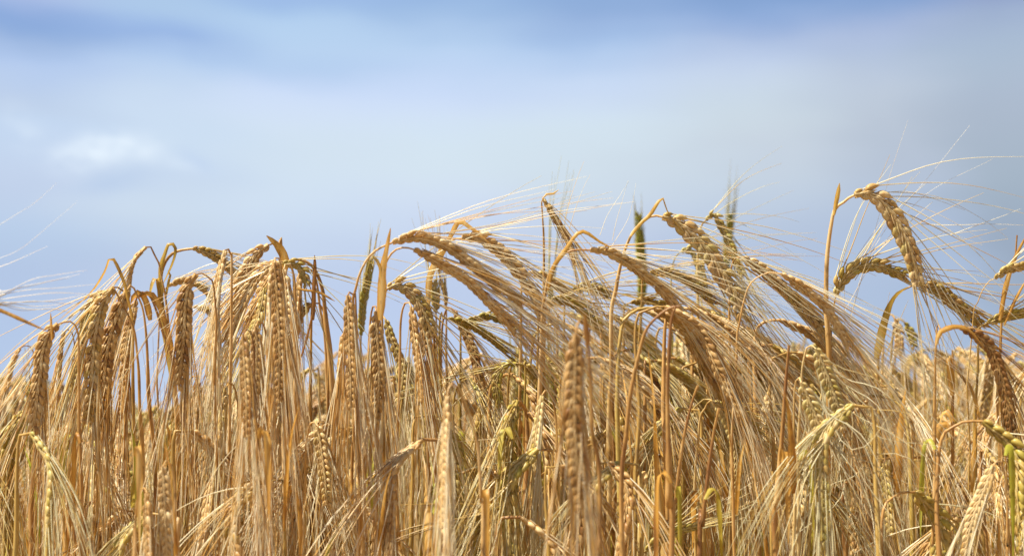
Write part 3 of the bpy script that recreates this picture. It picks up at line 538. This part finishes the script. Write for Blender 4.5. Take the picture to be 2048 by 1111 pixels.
stalk('pale blurred ear hanging straight at the lower centre left', .76, 24, [(895,790),(891,860),(888,940),(885,1055)], [(895,790),(897,775),(906,765),(920,790),(950,880),(965,1000),(970,DN)], tint=.62, roll=1.1, grav=.3)
stalk('pale ear hanging at the bottom left, larger of two side by side', .78, 30, [(326,932),(329,985),(332,1050),(334,1110)], 1, tint=.65, roll=.2)
stalk('tan ear at the bottom left, smaller of two side by side', .78, 24, [(294,985),(295,1060),(298,1130)], -1, tint=.5, roll=.8)
stalk('green tinged ear slanting down left among the lower stems', .95, 28, [(632,930),(594,956),(556,988),(530,1018)], [(632,930),(642,926),(655,950),(660,DN)], green=.38, tint=.5, roll=.3)
stalk('splayed pale ear hanging low left of the centre', .88, 24, [(636,852),(643,895),(650,950),(655,1005)], -1, tint=.7, green=.1, roll=.4, splay=1.5, spread=.3)
stalk('yellow green ear leaning right low in the left part', 1.15, 26, [(252,930),(266,965),(282,1000)], -1, green=.65, tint=.7, roll=.2)
stalk('green stalk standing tall left of the largest ear', 1.1, 26, [(1092,940),(1098,880),(1106,820),(1112,760)], [(1092,940),(1090,1000),(1088,DN)], green=.75, tint=.6, roll=.2, grav=-.1, spread=.15)
stalk('darker green stalk between golden stems below the tight green hook', 1.2, 26, [(1035,930),(1036,880),(1038,820),(1040,775)], [(1035,930),(1034,1000),(1034,DN)], green=.85, tint=.3, roll=.3, grav=-.1, spread=.12)


# ------------------------------------------------------------------ crowd
SKYLINE = [(-400,740),(0,760),(60,740),(150,760),(240,800),(300,830),(360,800),(440,790),(520,740),(600,800),(650,800),(700,740),(780,690),(860,700),(960,720),(1050,690),(1150,690),(1250,650),(1400,620),(1520,640),(1620,670),(1700,700),(1760,705),(1850,690),(1950,690),(2048,680),(2500,700)]
def skyline(px): return np.interp(px, [a for a, b in SKYLINE], [b for a, b in SKYLINE])

def proto(kind, H, lod, slim=False):
    """one stalk in its own space, base at the origin, leaning to +x; returns its meshes as accumulators"""
    g = {0: 0.0, 1: .08, 2: .42}[kind % 3]; tint = rng.uniform(.30, .68)
    hang = rng.uniform(0, 1)
    el = rng.uniform(.07, .095)
    # arch
    r = rng.uniform(.008, .026)
    lean = rng.uniform(-.02, .05)
    drop = [-100, -92, -85, -75, -60, -30, 70][int(rng.integers(0, 7))] if lod else ([-98, -92, -88, -84, -78, -66, -50, 65][kind % 8] if kind < 100 else -72 + 7 * (kind % 5))
    if drop > 0:
        stem = [(0, 0, 0), (lean * .5, .005, H * .5), (lean, .0, H - el * 1.0)]
        d0 = np.array([.25, 0, 1.])
        ear = [np.array(stem[-1]) + d0 * el * f for f in (0, .5, 1)]
        stem.append(tuple(ear[0] + .001))
    else:
        a = math.radians(drop)
        top = np.array([lean, 0, H - r])
        stem = [(0, 0, 0), (lean * .4, .008, H * .5), tuple(top + [0, 0, -.10]), tuple(top), tuple(top + [r * .5, 0, r * .85]), tuple(top + [r * 1.1, 0, r * .95])]
        e0 = np.array(stem[-1]); d1 = norm(np.array([math.cos(math.radians(-15) * .6 + a * .4), 0, math.sin(math.radians(-15) * .6 + a * .4)])); d2 = np.array([math.cos(a), rng.normal(0, .08), math.sin(a)])
        ear = [e0, e0 + d1 * el * .3, e0 + d1 * el * .3 + d2 * el * .35, e0 + d1 * el * .3 + d2 * el * .7]
    P, Ln = spline(stem, step=.006 if lod == 0 else .03)
    if lod == 0: P = wobble(P, .0012, 6)
    s = np.linspace(Ln, 0, len(P)); rr = .0017 * rng.uniform(.8, 1.3)
    sm = MB(); sg = 0 if rng.random() < .38 else rng.uniform(.35, 1)
    tube(sm, P, rr * np.clip(.5 + s * 5, 0, 1), 6 if lod == 0 else 3, tint=rng.uniform(.25, .6), green=np.clip(sg * (.25 + s * 1.2), 0, .85))
    e, w = make_ear(ear, rng.uniform(.88, 1.08), rng.uniform(1.0, 1.6) if kind >= 100 else rng.uniform(0, 1.5), tint, g, .05 if slim else .09 if kind >= 100 else rng.uniform(.08, .18), rng.uniform(.085, .105) if kind >= 100 else rng.uniform(.11, .15), (1.7 if kind >= 100 else 1.5 if slim else rng.uniform(.4, 1.0)) if drop < 0 else .05, .12, np.array([0, -1., .1]), lod=lod, ar=.00042 if lod < 2 else .0005, extra=.5 if lod else 2)
    lv = []
    for i in range(rng.integers(2, 5) if lod < 2 else int(rng.random() < .8)):
        z0 = rng.uniform(.58, .86) * H; q = P[np.argmin(abs(P[:, 2] - z0))]
        th = rng.uniform(0, 6.28); dx, dy = math.cos(th), math.sin(th); Lf = rng.uniform(.08, .20); o_ = rng.uniform(.004, .03); zt = min(Lf, H * .97 - z0)
        if rng.random() < .55:      # strap blade standing along the straw
            pts = [q, q + np.array([dx * o_ * .4, dy * o_ * .4, zt * .4]), q + np.array([dx * o_, dy * o_, zt * .8]), q + np.array([dx * o_ * 1.6, dy * o_ * 1.6, zt])]
        else:                       # dry blade folded over and hanging
            pts = [q, q + np.array([dx * o_ * .7, dy * o_ * .7, .022]), q + np.array([dx * o_ * 1.4, dy * o_ * 1.4, .004]), q + np.array([dx * o_ * 1.7, dy * o_ * 1.7, -Lf * .5]), q + np.array([dx * o_ * 1.5, dy * o_ * 1.5, -Lf])]
        Q, _ = spline(pts, step=.006 if lod == 0 else .02)
        lm = MB(); ribbon(lm, Q, rng.uniform(.004, .011), (dx, dy, .1), fold=rng.uniform(.2, .8), tint=rng.uniform(.3, .65), green=0 if rng.random() < .6 else .65, twist=rng.uniform(-3, 3), taper=.6)
        lv.append(lm)
    return dict(stem=sm, ear=e, awns=w, leaves=lv, e0=np.asarray(ear[0], float), H=H, up=drop > 0)

# full stalks, copied: each kind of posture once with its parts, then obj.copy()
PROTO = []
for i in range(40):
    p = proto(i if i < 26 else 100 + i if i < 32 else i % 4, 0.86, 0, slim=i >= 32)
    PROTO.append(dict(stem=p['stem'].mesh('stem', M_STEM), ear=p['ear'].mesh('ear', M_EAR, p['e0']), awns=p['awns'].mesh('awns', M_AWN, p['e0']),
                      leaves=[q.mesh('leaf', M_LEAF) for q in p['leaves']], e0=p['e0'], green=i % 3 == 2, up=p['up'], sweep=26 <= i < 32))
def zone(px, d, top, green):
    side = 'far left' if px < 350 else 'left' if px < 760 else 'middle' if px < 1240 else 'right' if px < 1720 else 'far right'
    c = 'green tinged' if green else 'straw coloured'
    ht = 'tall' if top < 800 else 'mid height' if top < 950 else 'short'
    dep = 'just in front of' if d < .9 else 'close behind' if d < 1.25 else 'further behind'
    return f'{ht} {c} barley stalk crowded {dep} leading ears, {side} part'
def place(pr, px, d, top, yaw, label=None):
    if pr['up']: top = max(top + 200, skyline(px) + 360 / d)
    P = at(px, top, d); H = P[2]
    base = np.array([P[0] - .02 * math.cos(yaw), P[1], 0.0])
    root = empty('barley_stalk', base, label or zone(px, d, top, pr['green']), 'barley stalk', 'barley stalks crowded in the field')
    s = H / .86; root.rotation_euler = (0, 0, yaw)
    first = not pr.get('src')
    if first:
        st = link('stem', pr['stem'], root); eo = link('ear', pr['ear'], root); ao = link('awns', pr['awns'], eo); ls = [link('leaf', q, root) for q in pr['leaves']]
        pr['src'] = (st, eo, ao, ls)
    else:
        def cp(o, par):
            c = o.copy(); col.objects.link(c); c.parent = par; return c
        st0, eo0, ao0, ls0 = pr['src']
        st = cp(st0, root); eo = cp(eo0, root); ao = cp(ao0, eo); ls = [cp(q, root) for q in ls0]
    # taller or shorter straw, same ear
    st.scale = (1, 1, s); eo.location = pr['e0'] * [1, 1, s]
    for q in ls: q.scale = (1, 1, s)
def yaw_for(px):
    # ears nod towards the lane in front, and with the wind to the right in the right half
    if rng.random() < .2: return rng.uniform(0, 2 * math.pi)
    return rng.normal(-1.65 if px < 900 else -1.0, .75)
UPS = [i for i in range(26) if PROTO[i]['up']]; NODS = [i for i in range(26) if not PROTO[i]['up']]
for band, cnt, d0, d1, y0, y1 in (('front', 26, .84, .98, 800, 1040), ('mid', 78, .92, 1.2, 20, 260), ('back', 62, 1.15, 1.6, 0, 200)):
    for i in range(cnt):
        px = -120 + (i + rng.uniform(.0, 1)) / cnt * 2290
        d = rng.uniform(d0, d1)
        top = rng.uniform(y0, y1) if band == 'front' else skyline(px) + rng.uniform(y0, y1)
        pool = range(32, 40) if band == 'front' else [q for q in NODS if q % 8 < 5] if px < 1150 and rng.random() < .85 else NODS if band == 'front' or rng.random() < .9 else UPS
        place(PROTO[pool[int(rng.integers(0, len(pool)))]], px, d, top, rng.choice([0, math.pi]) + rng.normal(0, .5) if band == 'front' else yaw_for(px))
for i in range(28):                              # the sweep of wind-bent ears right of centre
    px = 1150 + 430 * (i + rng.uniform(0, 1)) / 28; d = rng.uniform(.88, 1.12)
    place(PROTO[26 + i % 6], px - 40, d, 600 + rng.uniform(10, 130) + max(0, px - 1500) * .4, rng.normal(-.1, .3), 'golden stalk with ear swept down right in dense tangle right of centre')

# the countless rest of the field, thinner in detail with distance
L1 = []; 
for i in range(30):
    p = proto(i, .86, 1); m = {'stem': p['stem'], 'ear': p['ear'], 'awns': p['awns'], 'leaf': p['leaves'], 'up': p['up']}; L1.append(m)
L2 = []
for i in range(20):
    p = proto(i, .86, 2); L2.append({'stem': p['stem'], 'ear': p['ear'], 'awns': p['awns'], 'leaf': p['leaves'], 'up': p['up']})
acc = {'stem': MB(), 'ear': MB(), 'awns': MB(), 'leaf': MB()}
def scatter(src, n, d0, d1, zlo, zhi):
    for i in range(n):
        d = math.sqrt(rng.uniform(d0 * d0, d1 * d1)); u = rng.uniform(-.50, .50); px = 1024 + u * FPX
        H = rng.uniform(zlo, zhi)
        lim = at(px, skyline(px) + 5, d)[2]; q = src[int(rng.integers(0, len(src)))]
        H = min(H, lim - rng.uniform(0, .03)) - (.10 if q['up'] else 0)
        s = H / .86; yaw = yaw_for(px); c, sn = math.cos(yaw), math.sin(yaw)
        X = np.array([[c, -sn, 0, u * d], [sn, c, 0, d], [0, 0, s, 0], [0, 0, 0, 1.]])
        dt = rng.normal(0, .08)
        for k_ in ('stem', 'ear', 'awns'): acc[k_].add(q[k_], X, dt)
        for l_ in q['leaf']: acc['leaf'].add(l_, X, dt)
scatter(L1, 1300, 1.22, 2.6, .80, .95)
scatter(L2, 1500, 2.4, 5.5, .80, .93)
scatter(L2, 900, 5.5, 12, .80, .87)
# join everything of the far crowd into one object with four materials
big = MB(); slots = []
v, f, t_, g_ = [], [], [], []; off = 0
for i, k_ in enumerate(('stem', 'ear', 'awns', 'leaf')):
    a = acc[k_].arrays(); v.append(a[0]); f.append(a[1] + off); t_.append(a[2]); g_.append(a[3]); slots.append(np.full(len(a[1]), i)); off += len(a[0])
big.v, big.f, big.t, big.g = v, f, t_, g_
me = big.mesh('distant_barley', M_STEM)
for mm in (M_EAR, M_AWN, M_LEAF): me.materials.append(mm)
me.polygons.foreach_set('material_index', np.concatenate(slots).astype(np.int32)); me.update()
o = link('distant_barley', me); o['kind'] = 'stuff'; o['label'] = 'soft focus mass of ripe golden barley filling the field behind'; o['category'] = 'barley crop'
print('faces far', len(me.polygons))

print('objects', len(bpy.data.objects), 'top', sum(o.parent is None for o in bpy.data.objects))
